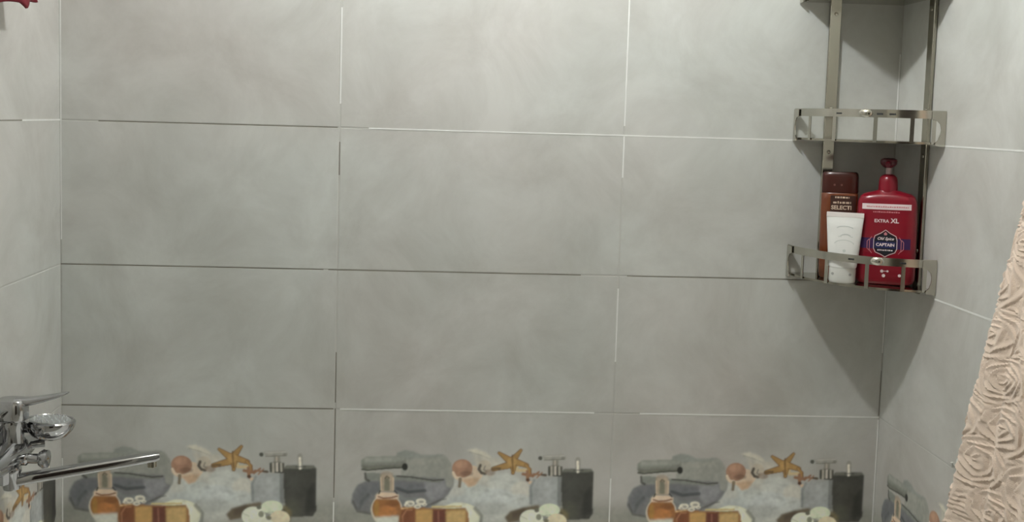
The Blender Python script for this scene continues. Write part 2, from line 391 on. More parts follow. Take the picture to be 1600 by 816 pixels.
def lay(wall, side):
    if side == 'back': cols = [(XL+0.0015, -0.001+0.0), (0.0, W), (W, XR-0.0015)]
    else: cols = [(0.0015, W), (W, 2*W)]
    for r in range(-3, 5):                       # r = 0 is the row under the upper visible joint
        top = -r*H; bot = top-H
        if top > 1.045: top = 1.045
        for c, (a, b) in enumerate(cols):
            ga = GAP if not (c == 0) else 0.0; gb = GAP
            if side == 'back' and c == 2: gb = 0.0
            L_ = b-a-ga-gb
            o = new_obj('tile', tile_mesh(L_, top-bot-2*GAP), None, wall)
            j = rng.uniform(-0.00035, 0.00035)
            tilt = rng.uniform(-0.0008, 0.0008)
            if side == 'back': o.location = (a+ga, j, bot+GAP); o.rotation_euler = (tilt, 0, 0)
            elif side == 'right':                # runs from the corner towards the camera
                o.location = (XR+j, -(a+ga), bot+GAP); o.rotation_euler = (0, 0, -math.pi/2)
            else:                                # runs towards the corner on the left wall
                o.location = (XL+j, -(b-gb), bot+GAP); o.rotation_euler = (0, 0, math.pi/2)
            if r == 2:
                o.rotation_euler[0] = 0.0
                p = new_obj('print', PRINT, None, o)
                # tile-local placement: print x is measured from the uncut tile's left edge, z from the wall origin
                dz = -(bot+GAP)
                if side == 'back': dx = {0: -W-(a+ga), 1: -(a+ga), 2: W-(a+ga)}[c]
                elif side == 'right': dx = -ga
                else: dx = -gb
                p.location = (dx, -0.00035, dz)
                if side == 'back' and c in (0, 2):    # cut tiles: their print is cut with them
                    lo, hi = (XL+0.002+W, W) if c == 0 else (0, XR-0.003-W)
                    bm = bmesh.new(); bm.from_mesh(PRINT)
                    bmesh.ops.delete(bm, geom=[q for q in bm.faces if not lo <= q.calc_center_median().x <= hi], context='FACES')
                    me = bpy.data.meshes.new('print'); bm.to_mesh(me); bm.free(); me.materials.append(M_print); p.data = me
lay(wall_back, 'back'); lay(wall_left, 'left'); lay(wall_right, 'right')

# the joints that stand out: freshly limed ones pale, old ones dirty (the rest keep the wall's plain grout)
def joint(wall, m, x0, x1, z0, z1, face='back'):
    d0, d1 = (-0.0005 if m is M_lime else 0.0002), 0.0016
    if m is M_lime:                                  # freshly smeared over the tile edges
        e = 0.0004
        if x1-x0 > z1-z0: z0 -= e; z1 += e
        else: x0 -= e; x1 += e
    if face == 'back': bm = box_bm(x0, x1, d0, d1, z0, z1)
    elif face == 'right': bm = box_bm(XR+d0, XR+d1, -x1, -x0, z0, z1)
    else: bm = box_bm(XL-d1, XL-d0, -x1, -x0, z0, z1)
    return from_bm('grout_line', bm, m, wall)
g = 0.0012
for m, x0, x1, z in ((M_dirty, -0.50, -0.005, 0), (M_lime, 0.06, XR, 0), (M_dirty, XL, -0.03, -H), (M_dirty, -0.02, 0.52, -H), (M_dirty, 0.62, 1.02, -H),
                     (M_dirty, XL, -0.004, -2*H), (M_lime, 0.01, 0.56, -2*H), (M_lime, 0.66, XR, -2*H)):
    joint(wall_back, m, x0, x1, z-g, z+g)
for m, x, z0, z1 in ((M_lime, 0.0, 0.05, 0.25), (M_dirty, 0.0, -0.10, -0.03), (M_dirty, 0.0, -0.80, -2*H+g), (M_lime, 0.0, -0.905, -0.81), (M_dirty, 0.0, -0.59, -0.48),
                     (M_lime, W, 0.02, 0.30), (M_lime, W, -0.09, -0.002), (M_lime, W, -0.49, -0.33), (M_lime, W, -0.905, -0.75)):
    joint(wall_back, m, x-g, x+g, z0, z1)
for m, z0, z1 in ((M_lime, -0.25, 0.30), (M_lime, -0.905, -0.72)): joint(wall_back, m, XL+0.0006, XL+0.0026, z0, z1)
for m, z0, z1 in ((M_lime, 0.0, 0.19), (M_lime, -0.46, -0.29), (M_lime, -0.905, -0.61), (M_dirty, -0.60, -0.50)): joint(wall_back, m, XR-0.0026, XR-0.0006, z0, z1)
joint(wall_left, M_lime, 0.0, 0.20, -g, g, 'left'); joint(wall_left, M_dirty, 0.2, 0.5, -g, g, 'left')
joint(wall_right, M_lime, 0.0, 1.1, -g, g, 'right'); joint(wall_right, M_lime, 0.22, 1.1, -H-g, -H+g, 'right')

# ------------------------------------------------------------------ ceiling lamp (gives the light)
lamp = empty('ceiling_lamp', (LAMP_POS[0], LAMP_POS[1], 1.05))
tag(lamp, 'white ceiling lamp with a bare round bulb above the bath', 'lamp')
from_arrays('lamp_base', *lathe([(0.001, 0.0), (0.05, 0.0), (0.048, -0.018), (0.022, -0.03), (0.018, -0.118), (0.001, -0.118)], 32), mat('white_plastic', (0.8, 0.8, 0.78), 0.4), lamp)
bm = bmesh.new(); bmesh.ops.create_icosphere(bm, subdivisions=3, radius=0.036)
M_bulb = bpy.data.materials.new('lit_bulb'); M_bulb.use_nodes = True
nt = M_bulb.node_tree; nt.nodes.remove(nt.nodes['Principled BSDF']); em = nt.nodes.new('ShaderNodeEmission')
em.inputs[0].default_value = (0.965, 1.0, 1.02, 1); em.inputs[1].default_value = LAMP_STRENGTH
nt.links.new(em.outputs[0], nt.nodes['Material Output'].inputs[0])
from_bm('bulb', bm, M_bulb, lamp, True, (0, 0, LAMP_POS[2]-1.05))

# ------------------------------------------------------------------ white bathtub under the decor row (just below the picture)
M_bath = mat('white_enamel', (0.84, 0.84, 0.81), 0.15)
bath = empty('bathtub', ((XL+XR)/2, -0.365, -1.55)); tag(bath, 'white built-in bathtub along the back wall under the printed tiles', 'bathtub')
L2, W2, RIM = (XR-XL)/2-0.004, 0.355, 0.60
rg = []
for a, b, z, n in ((L2, W2, RIM-.035, 24), (L2, W2, RIM, 24), (L2-.06, W2-.05, RIM, 8), (L2-.075, W2-.065, RIM-.015, 6), (L2-.13, W2-.10, RIM-.25, 5), (L2-.22, W2-.15, RIM-.38, 4), (L2-.5, W2-.28, RIM-.40, 3)):
    rg.append([(x, y, z) for x, y in superellipse(a, b, n, 96)])
from_arrays('tub_shell', *loft(rg), M_bath, bath)
from_bm('apron', box_bm(-L2, L2, -W2+.01, -W2+.03, 0.0, RIM-.034), M_bath, bath)
for x in (-L2+.12, L2-.12): from_bm('foot', box_bm(x-.03, x+.03, -.06, .06, 0, RIM-.37, .004), M_steel2, bath)
from_arrays('drain', *lathe([(.0005, .2005), (.03, .2005), (.028, .203), (.0005, .203)], 24), M_chrome, bath).location = (-.35, 0, 0)

# ------------------------------------------------------------------ corner shelf
shelf = empty('corner_shelf', (XR, 0, -0.29))
tag(shelf, 'three-tier stainless steel corner shelf with low guard rails screwed to the tiles', 'shelf')
R0 = 0.2235
def arc(r, a0, a1, n): return [(-r*math.cos(math.radians(a0+(a1-a0)*i/n)), -r*math.sin(math.radians(a0+(a1-a0)*i/n))) for i in range(n+1)]
def plate_bm(r, z0, z1):
    bm = bmesh.new(); pts = [(-0.0012, -0.0012)] + arc(r, 0.4, 89.6, 40)
    pts = [(min(x, -0.0012), min(y, -0.0012)) for x, y in pts]
    lo = [bm.verts.new((x, y, z0)) for x, y in pts]; hi = [bm.verts.new((x, y, z1)) for x, y in pts]
    bm.faces.new(lo[::-1]); bm.faces.new(hi); n = len(pts)
    for i in range(n): bm.faces.new((lo[i], lo[(i+1) % n], hi[(i+1) % n], hi[i]))
    return bm
def band_bm(r, a0, a1, z0, z1, th, n=48):
    bm = bmesh.new(); rows = []
    for i in range(n+1):
        a = math.radians(a0+(a1-a0)*i/n); c, s = -math.cos(a), -math.sin(a)
        rows.append([bm.verts.new((c*q, s*q, z)) for q, z in ((r, z0), (r, z1), (r-th, z1), (r-th, z0))])
    for p, q in zip(rows[:-1], rows[1:]):
        for k in range(4): bm.faces.new((p[k], p[(k+1) % 4], q[(k+1) % 4], q[k]))
    bm.faces.new(rows[0]); bm.faces.new(rows[-1][::-1])
    return bm
def bracket_bm(z0, th=0.0016):
    """flat S-shaped end piece between rail and plate, in x (from the wall) and z."""
    out = [(0.0015, -0.004), (0.0015, 0.064), (0.030, 0.064), (0.030, 0.049), (0.020, 0.047), (0.013, 0.040), (0.0105, 0.030), (0.0115, 0.020), (0.015, 0.010), (0.021, 0.003), (0.021, -0.002)]
    bm = bmesh.new(); a = [bm.verts.new((-x, 0, z0+z)) for x, z in out]; b = [bm.verts.new((-x, th, z0+z)) for x, z in out]
    bm.faces.new(a); bm.faces.new(b[::-1]); n = len(out)
    for i in range(n): bm.faces.new((a[i], b[i], b[(i+1) % n], a[(i+1) % n]))
    return bm
PLATES = (0.0, 0.292, 0.583)            # heights above the lowest plate
for t, z in enumerate(PLATES):
    pl = from_bm('shelf_plate', plate_bm(R0-0.0035, z, z+0.0045), M_steel2, shelf, True)
    rail = from_bm('guard_rail', band_bm(R0+0.0015, 0.5, 89.5, z+0.050, z+0.066, 0.0016), M_steel, shelf, True)
    for a in (16.5, 34, 56, 73.5, 84):
        rad = math.radians(a); bm = box_bm(-0.0038, 0.0038, -0.0008, 0.0008, z+0.001, z+0.052)
        bmesh.ops.transform(bm, matrix=Matrix.Translation((-(R0-0.0018)*math.cos(rad), -(R0-0.0018)*math.sin(rad), 0)) @ Matrix.Rotation(rad-math.pi/2, 4, 'Z'), verts=bm.verts[:])
        from_bm('picket', bm, M_steel, rail)
    # right end piece lies across the right wall, left end piece across the back wall
    bm = bracket_bm(z); bmesh.ops.translate(bm, vec=(0.0, -R0-0.0012, 0), verts=bm.verts[:]); from_bm('end_bracket', bm, M_steel, rail)
    bm = bracket_bm(z); bmesh.ops.transform(bm, matrix=Matrix.Translation((-R0-0.0012, 0, 0)) @ Matrix.Rotation(math.pi/2, 4, 'Z'), verts=bm.verts[:]); from_bm('end_bracket', bm, M_steel, rail)
    # small oval stud in the middle of the rail
    a = math.radians((61, 51, 56)[t]); v, f = lathe([(0.001, 0.0), (0.0085, 0.0), (0.009, 0.003), (0.0065, 0.006), (0.001, 0.0072)], 20)
    mt = Matrix.Translation((-(R0+0.001)*math.cos(a), -(R0+0.001)*math.sin(a), z+0.058)) @ Matrix.Rotation(a-math.pi/2, 4, 'Z') @ Matrix.Rotation(math.pi/2, 4, 'X') @ Matrix.Diagonal((1.5, 0.95, 1, 1))
    from_arrays('rail_stud', [mt @ Vector(p) for p in v], f, M_steel, rail)
    for da in ((-14, 7, 13) if t == 1 else (-13, 12)):
        ang = a+math.radians(da); bm = box_bm(-0.006, 0.006, -0.0004, 0.0004, -0.0017, 0.0017, 0.0003)
        bmesh.ops.transform(bm, matrix=Matrix.Translation((-(R0+0.0017)*math.cos(ang), -(R0+0.0017)*math.sin(ang), z+0.057)) @ Matrix.Rotation(ang-math.pi/2, 4, 'Z'), verts=bm.verts[:])
        from_bm('rail_mark', bm, M_black, rail)  # short thin black marks along the rail's outer face
# the two flat bars screwed to the walls
for side in (0, 1):
    bm = box_bm(-0.161, -0.137, -0.0085, -0.0012, -0.012, 0.70, 0.0012) if side == 0 else box_bm(-0.0085, -0.0012, -0.161, -0.137, -0.012, 0.70, 0.0012)
    bar = from_bm('wall_bar', bm, M_steel2, shelf)
    for z in (0.075, 0.267, 0.36, 0.56):
        v, f = lathe([(0.0004, 0.0), (0.0042, 0.0), (0.0036, 0.0014), (0.0004, 0.0022)], 14)
        rot = Matrix.Rotation(math.pi/2, 4, 'X') if side == 0 else Matrix.Rotation(-math.pi/2, 4, 'Y')
        mt = Matrix.Translation((-0.149, -0.0085, z) if side == 0 else (-0.0085, -0.149, z)) @ rot
        from_arrays('screw', [mt @ Vector(p) for p in v], f, M_steel, bar)

# ------------------------------------------------------------------ bottles on the lowest plate
ZP = -0.29+0.0047
def text_mesh(txt, size, shear=0.0, bold=0.0):
    cu = bpy.data.curves.new('lettering', 'FONT'); cu.body = txt; cu.size = size; cu.align_x = 'CENTER'; cu.align_y = 'CENTER'; cu.shear = shear; cu.offset = bold; cu.resolution_u = 3
    o = bpy.data.objects.new('lettering', cu); COL.objects.link(o); dg = bpy.context.evaluated_depsgraph_get(); dg.update()
    me = bpy.data.meshes.new_from_object(o.evaluated_get(dg)); bpy.data.objects.remove(o); bpy.data.curves.remove(cu)
    return me
def wrap(me, front, cx, cz, lift):
    """lay a flat xy mesh on a curved bottle front: x stays, y becomes height, depth from front(x, z)."""
    for v in me.vertices:
        x, z = v.co.x+cx, v.co.y+cz; v.co = (x, front(x, z)-lift, z)
    me.update(); return me
def quad_strip(w_, h_, nx=12, ny=2):
    v = [(-w_/2+w_*i/nx, -h_/2+h_*j/ny, 0) for j in range(ny+1) for i in range(nx+1)]
    f = [(j*(nx+1)+i, j*(nx+1)+i+1, (j+1)*(nx+1)+i+1, (j+1)*(nx+1)+i) for j in range(ny) for i in range(nx)]
    me = bpy.data.meshes.new('strip'); me.from_pydata(v, [], f); me.update(); return me
def shape(pts):
    me = bpy.data.meshes.new('shape'); n = len(pts); c = (sum(p[0] for p in pts)/n, sum(p[1] for p in pts)/n, 0)
    me.from_pydata([(x, y, 0) for x, y in pts]+[c], [], [(i, (i+1) % n, n) for i in range(n)]); me.update(); return me
def outline(pts, wd, closed=True):
    v, f = [], []; n = len(pts); rngs = range(n if closed else n-1)
    for i in rngs:
        a, b = Vector(pts[i]), Vector(pts[(i+1) % n]); d = (b-a).normalized(); q = Vector((-d.y, d.x))*wd/2
        k = len(v); v += [(*(a-q), 0), (*(b-q), 0), (*(b+q), 0), (*(a+q), 0)]; f.append((k, k+1, k+2, k+3))
    me = bpy.data.meshes.new('outline'); me.from_pydata(v, [], f); me.update(); return me
def dashes(wd, h_, seed):
    """a line of print too small to read."""
    r = random.Random(seed); v, f = [], []; x = -wd/2
    while x < wd/2:
        l_ = r.uniform(0.5, 1.4)*h_; hh = h_*r.uniform(0.7, 1.0); k = len(v)
        v += [(x, -h_/2, 0), (min(x+l_, wd/2), -h_/2, 0), (min(x+l_, wd/2), -h_/2+hh, 0), (x, -h_/2+hh, 0)]; f.append((k, k+1, k+2, k+3)); x += l_+h_*0.35
    me = bpy.data.meshes.new('dashes'); me.from_pydata(v, [], f); me.update(); return me

FACE = -0.46                                        # yaw: fronts look at the camera
# --- red pump bottle
M_red = mat('red_plastic', (0.23, 0.006, 0.018), 0.28, noise=0.06, nscale=8)
M_dred_shade = mat('shaded_dark_red_plastic', (0.075, 0.004, 0.010), 0.32)  # pump head's dark red, lowered further to hold the shade of the plate above
M_white_ink = mat('white_ink', (0.80, 0.68, 0.68), 0.5); M_pink_ink = mat('pink_ink', (0.62, 0.22, 0.25), 0.5)
M_purple = mat('purple_ink', (0.035, 0.008, 0.075), 0.6); M_navy = mat('navy_ink', (0.004, 0.005, 0.010), 0.7); M_blue = mat('blue_ink', (0.006, 0.012, 0.085), 0.6)
red = empty('pump_bottle', (XR-0.0665, -0.137, ZP+0.0011), (0, math.radians(-1.1), FACE))
tag(red, 'large red shower gel pump bottle with a dark hexagonal badge on the lowest shelf', 'bottle')
hw, hd, hh = 0.0575, 0.027, 0.186
prof = [(0.0, .86, .80), (.003, .93, .90), (.010, .985, .97), (.03, 1.0, 1.0), (.09, 1.0, 1.0), (.14, .995, 1.0), (.160, .985, .99), (.170, .965, .97), (.178, .90, .92), (.183, .78, .80), (.187, .52, .66), (.190, .36, .62)]
from_arrays('bottle_body', *loft([[(x, y, z) for x, y in superellipse(hw*a, hd*b, 4.2 if z < .183 else 2.6, 56)] for z, a, b in prof]), M_red, red)
from_arrays('pump_collar', *lathe([(.0005, .186), (.0185, .186), (.0188, .192), (.0180, .208), (.0165, .216), (.0120, .221), (.0075, .223), (.0005, .223)], 32), M_red, red)
from_arrays('pump_stem', *lathe([(.0005, .220), (.0056, .220), (.0056, .238), (.0005, .238)], 20), mat('pale_plastic', (0.55, 0.42, 0.42), 0.4), red)
ph = from_arrays('pump_head', *loft([[(x*s, y*s - .006, z) for x, y in superellipse(.0165, .021, 2.6, 32)] for z, s in ((.236, .45), (.239, .72), (.244, .96), (.249, 1.0), (.253, .93), (.2555, .6))]), M_dred_shade, red)
from_arrays('nozzle', *tube_path([(0, -.020, .246), (0, -.034, .245), (0, -.041, .242)], [.0062, .0055, .0048], 16), M_dred_shade, ph)
def front_red(x, z): return -hd*(max(0.0, 1-abs(x/hw)**4.2))**(1/4.2)
def decal(name, me, cx, cz, m, parent, front, lift=0.0004): return new_obj(name, wrap(me, front, cx, cz, lift), m, parent)
PXM = 805.0
decal('label_band', quad_strip(.093, .0115), 0, .158, M_white_ink, red, front_red)
decal('lettering', dashes(.080, .0030, 3), .002, .158, M_pink_ink, red, front_red, .0007)
decal('lettering', dashes(.050, .0030, 4), 0, .1475, M_pink_ink, red, front_red)
decal('lettering', text_mesh('EXTRA', .0090, 0, .0002), -.0085, .129, M_white_ink, red, front_red)
decal('lettering', text_mesh('XL', .0125, 0, .0004), .0165, .1297, M_white_ink, red, front_red)
decal('label_band', quad_strip(.094, .0215), 0, .0835, M_purple, red, front_red)
hexa = [(x*.88, y*.92) for x, y in [(0, .0285), (.009, .022), (.021, .016), (.0232, .008), (.0232, -.010), (.0195, -.0175), (.009, -.0215), (0, -.0265), (-.009, -.0215), (-.0195, -.0175), (-.0232, -.010), (-.0232, .008), (-.021, .016), (-.009, .022)]]
decal('badge', shape(hexa), 0, .083, M_navy, red, front_red, .0007)
decal('badge_rim', outline([(x*1.08, y*1.08) for x, y in hexa], .0011), 0, .083, M_white_ink, red, front_red, .0008)
for s in (-1, 1):
    for off, hgt in ((.0300, .017), (.0345, .012)):
        decal('badge_rim', outline([(s*(off-.004), hgt), (s*off, hgt*.6), (s*off, -hgt*.6), (s*(off-.005), -hgt)], .0011, False), 0, .080, M_pink_ink, red, front_red, .0008)
decal('badge_stripe', quad_strip(.0385, .0135, 8, 1), 0, .081, M_blue, red, front_red, .0010)
decal('emblem', shape([(0, .004), (.0035, 0), (.0022, -.003), (-.0022, -.003), (-.0035, 0)]), 0, .1035, M_pink_ink, red, front_red, .0010)
decal('lettering', text_mesh('Old Spice', .0080, .35, .0002), 0, .0935, M_white_ink, red, front_red, .0013)
decal('lettering', text_mesh('CAPTAIN', .0084, 0, .0003), 0, .081, M_white_ink, red, front_red, .0014)
decal('lettering', dashes(.029, .0030, 9), 0, .0705, M_white_ink, red, front_red, .0013)
def disc(r, n=14): return shape([(r*math.cos(2*math.pi*i/n), r*math.sin(2*math.pi*i/n)) for i in range(n)])
for x, z, r in ((-.0045, .0275, .0031), (.0062, .0278, .0022), (-.0010, .0185, .0034), (.0290, .0200, .0030)):
    decal('round_icon', disc(r), x, z, M_white_ink, red, front_red, .0005)
decal('round_icon', quad_strip(.008, .0012, 2, 1), .001, .0277, M_white_ink, red, front_red, .0005)

# --- brown bottle
M_amber = mat('amber_plastic', (0.155, 0.040, 0.013), 0.22, noise=0.15, nscale=14, Coat_Weight=0.4)
M_brown = mat('brown_cap', (0.055, 0.012, 0.008), 0.25); M_cream = mat('cream_ink', (0.62, 0.48, 0.36), 0.5)
M_blk = mat('dark_label', (0.05, 0.018, 0.012), 0.4)
brn = empty('shampoo_bottle', (XR-0.1415, -0.0735, ZP+0.0008), (0, math.radians(-1.0), -0.42))
tag(brn, 'amber-brown flat bottle with a dark cap standing behind the white tube', 'bottle')
bw, bd = 0.0372, 0.020
from_arrays('bottle_body', *loft([[(x, y, z) for x, y in superellipse(bw*a, bd*b, 3.6, 48)] for z, a, b in ((0, .90, .86), (.003, .97, .95), (.010, 1, 1), (.08, 1.01, 1.01), (.165, 1, 1), (.1775, .99, .98), (.179, .95, .93))]), M_amber, brn)
from_arrays('bottle_cap', *loft([[(x, y, z) for x, y in superellipse(bw*a, bd*b, 3.8, 48)] for z, a, b in ((.1792, .97, .95), (.181, .985, .97), (.212, .975, .96), (.219, .95, .93), (.2225, .86, .80))]), M_brown, brn)
def front_brn(x, z): return -bd*1.01*(max(0.0, 1-abs(x/(bw*1.01))**3.6))**(1/3.6)
decal('label_panel', quad_strip(.050, .062, 12, 4), .008, .143, M_blk, brn, front_brn)
decal('lettering', dashes(.028, .0042, 21), .006, .1705, M_cream, brn, front_brn, .0008)
decal('lettering', dashes(.035, .0050, 22), .006, .1600, M_cream, brn, front_brn, .0008)
decal('lettering', text_mesh('SELECTI', .0115, 0, .0004), .005, .1488, M_cream, brn, front_brn, .0008)
for x in (-.010, .004): decal('cap_mark', disc(.0022), x, .196, mat('cap_print', (.16, .05, .04), .4), brn, lambda x_, z_: front_brn(x_, z_)+.0012, .0008)

# --- white tube standing on its cap
M_tube = mat('white_tube', (0.80, 0.80, 0.77), 0.35); M_tcap = mat('white_cap', (0.62, 0.62, 0.58), 0.35); M_faint = mat('faint_grey_ink', (0.58, 0.61, 0.58), 0.5)
tub = empty('cream_tube', (XR-0.1534, -0.1313, ZP), (0, 0, -0.42))
tag(tub, 'white squeeze tube standing upside down on its cap in front of the brown bottle', 'tube')
cp = from_arrays('tube_cap', *loft([[(x, y, z) for x, y in superellipse(.0262*a, .0152*a, 2.3, 40)] for z, a in ((0, .93), (.0015, .98), (.006, 1), (.028, 1.0), (.031, .97))]), M_tcap, tub)
tr = []
TZ = ((.0312, .0265, .0152), (.034, .0275, .0154), (.06, .0302, .0132), (.085, .0322, .0108), (.11, .0342, .0074), (.125, .0354, .0052), (.1325, .0360, .0019), (.1420, .0362, .0016), (.1425, .0360, .0012))
for z, a, b in TZ: tr.append([(x, y, z) for x, y in superellipse(a, b, 2.3, 44)])
from_arrays('tube_body', *loft(tr), M_tube, tub)
from_bm('tube_crimp', box_bm(-.0362, .0362, -.0021, .0021, .1335, .1432, .0006), mat('white_crimp', (0.86, 0.80, 0.77), 0.4), tub)
def front_tub(x, z):
    for (z0, a0, b0), (z1, a1, b1) in zip(TZ[:-1], TZ[1:]):
        if z0 <= z <= z1: t = (z-z0)/(z1-z0); a, b = a0+(a1-a0)*t, b0+(b1-b0)*t; break
    else: a, b = .036, .0016
    return -b*max(0.0, 1-abs(x/a)**2.3)**(1/2.3)
def arc_pts(r, a0, a1, n=12, sy=1.0): return [(r*math.cos(math.radians(a0+(a1-a0)*i/n)), sy*r*math.sin(math.radians(a0+(a1-a0)*i/n))) for i in range(n+1)]
decal('printed_arc', outline(arc_pts(.018, 30, 150, 12, .5), .0014, False), .001, .107, M_faint, tub, front_tub)
decal('printed_arc', outline(arc_pts(.012, 35, 145, 12, .8), .0022, False), .003, .090, M_faint, tub, front_tub)
decal('printed_arc', outline(arc_pts(.020, 20, 160, 12, .6), .0012, False), .001, .076, M_faint, tub, front_tub)
decal('printed_mark', disc(.003), .002, .066, M_faint, tub, front_tub)
decal('printed_arc', outline([(-.014, 0), (.014, 0)], .0013, False), .003, .0945, M_faint, tub, front_tub)
for x in (-.018, .016): decal('cap_spot', disc(.0028), x, .018, mat('cap_spot_grey', (.34, .34, .32), .5), cp, lambda x_, z_: -.0152*max(0.0, 1-abs(x_/.0262)**2.3)**(1/2.3), .0004)  # two darker grey discs on the front of the cap

# ------------------------------------------------------------------ bath mixer on the left wall
fx, fy = XL+0.062, -0.42
fau = empty('bath_mixer', (fx, fy, -0.60))
tag(fau, 'chrome bath mixer tap with long flat swivel spout on the left wall', 'tap')
# body across the wall
from_arrays('mixer_body', *tube_path([(0, -.085, .025), (0, -.06, .025), (0, -.03, .028), (0, .0, .03), (0, .03, .028), (0, .06, .025), (0, .085, .025)], [.016, .019, .024, .028, .024, .019, .016], 24), M_chrome, fau)
for y in (-.075, .075):
    inl = from_arrays('wall_inlet', *tube_path([(-.002, y, .025), (-.03, y, .025), (-.052, y, .025)], [.014, .014, .016], 20), M_chrome, fau)
    from_arrays('escutcheon', *lathe([(.001, -.0605), (.031, -.0605), (.029, -.053), (.018, -.046), (.001, -.046)], 32, 'X'), M_chrome, inl).location = (0, y, .025)
# cartridge tower and lever
from_arrays('cartridge_neck', *lathe([(.0005, .045), (.021, .045), (.0205, .075), (.022, .080), (.022, .088), (.0005, .088)], 32), M_chrome, fau)
lev = from_arrays('lever_cap', *loft([[(x+.001, y, z) for x, y in superellipse(.026*s, .024*s, 3.0, 40)] for z, s in ((.089, .94), (.092, 1), (.112, 1.0), (.121, .97), (.1245, .85))]), M_chrome, fau)
hnd = []
for t in np.linspace(0, 1, 14):
    x = .010+.087*t; z = .119+.002*t+.016*t**1.5; hz = .0072*(1-t)**.8+.0018; hy = .013*(1-.35*t)
    if t > .97: hy *= .7; hz *= .7
    hnd.append([(x, yy, z+zz) for yy, zz in superellipse(hy, hz, 2.6, 20)])
from_arrays('lever_handle', *loft(hnd), M_chrome, lev)
# spout collar and spout
from_arrays('spout_collar', *lathe([(.0005, -.034), (.0135, -.034), (.0145, -.030), (.0145, -.006), (.0165, -.003), (.0165, .004), (.013, .010), (.0005, .010)], 28), M_chrome, fau)
sp_dir = Vector((.2490, .1060, 0)).normalized(); sr = []; side = Vector((-sp_dir.y, sp_dir.x, 0))
for t in (0.0, .02, .2, .5, .8, .97, 1.0):
    k = 1.0 if .01 < t < .99 else .8
    c = sp_dir*(.246*t) + Vector((0, 0, -.0195+.0150*t)); ww, hh_ = (.0130-.0015*t)*k, (.0098-.0014*t)*k
    sr.append([tuple(c + side*a + Vector((0, 0, b))) for a, b in superellipse(ww, hh_, 3.4, 28)])
spt = from_arrays('spout', *loft(sr), M_chrome, fau)
from_arrays('aerator', *lathe([(.0005, 0), (.0078, 0), (.0078, -.011), (.0066, -.012), (.0005, -.0115)], 24), M_steel2, spt).location = tuple(sp_dir*.234+Vector((0, 0, -.0120)))
# diverter knob pointing into the room, hose outlet below
div = from_arrays('diverter_knob', *lathe([(.0005, .020), (.012, .020), (.012, .030), (.0085, .033), (.0085, .050), (.0125, .052), (.0160, .058), (.0150, .066), (.0005, .068)], 28, 'X'), M_chrome, fau)
div.location = (-.004, .0, .020)
from_arrays('hose_nut', *lathe([(.0005, -.030), (.0105, -.030), (.0115, -.026), (.0115, -.010), (.0005, -.010)], 6), M_chrome, fau).location = (.0, -.04, .018)
# hand shower resting in the cradle behind the tower
from_arrays('shower_cradle', *tube_path([(.006, .020, .031), (.020, .034, .033), (.040, .044, .034)], [.007, .007, .008], 14), M_chrome, fau)
hs = empty('hand_shower', (fx+.049, fy+.046, -.5360), (math.radians(-3.5), math.radians(4), 0))
tag(hs, 'round chrome hand shower head lying face up on the bath mixer', 'shower head')
from_arrays('shower_head', *lathe([(.0005, -.022), (.018, -.022), (.030, -.016), (.0395, -.004), (.0425, .004), (.0425, .010), (.040, .0125), (.0385, .0105), (.0005, .0105)], 48), M_chrome, hs)
from_arrays('spray_face', *lathe([(.0005, .0106), (.034, .0106), (.033, .0122), (.0005, .0128)], 40), mat('grey_spray_face', (0.33, 0.34, 0.33), 0.3), hs)
M_noz = mat('nozzle_rubber', (0.6, 0.62, 0.62), 0.3)
bm = bmesh.new()
for ring, cnt in ((.010, 6), (.019, 12), (.028, 18)):
    for k in range(cnt):
        a = 2*math.pi*k/cnt; bmesh.ops.create_cone(bm, cap_ends=True, segments=8, radius1=.0017, radius2=.001, depth=.003, matrix=Matrix.Translation((ring*math.cos(a), ring*math.sin(a), .0137)))
nz = from_bm('spray_nozzles', bm, M_noz, hs); nz['kind'] = 'stuff'
from_arrays('handle', *tube_path([(-.030, .000, -.004), (-.055, -.003, -.004), (-.079, -.012, -.004), (-.091, -.046, -.006), (-.094, -.126, -.009), (-.094, -.196, -.012)], [.011, .0115, .0118, .0118, .0112, .010], 20), M_chrome, hs)

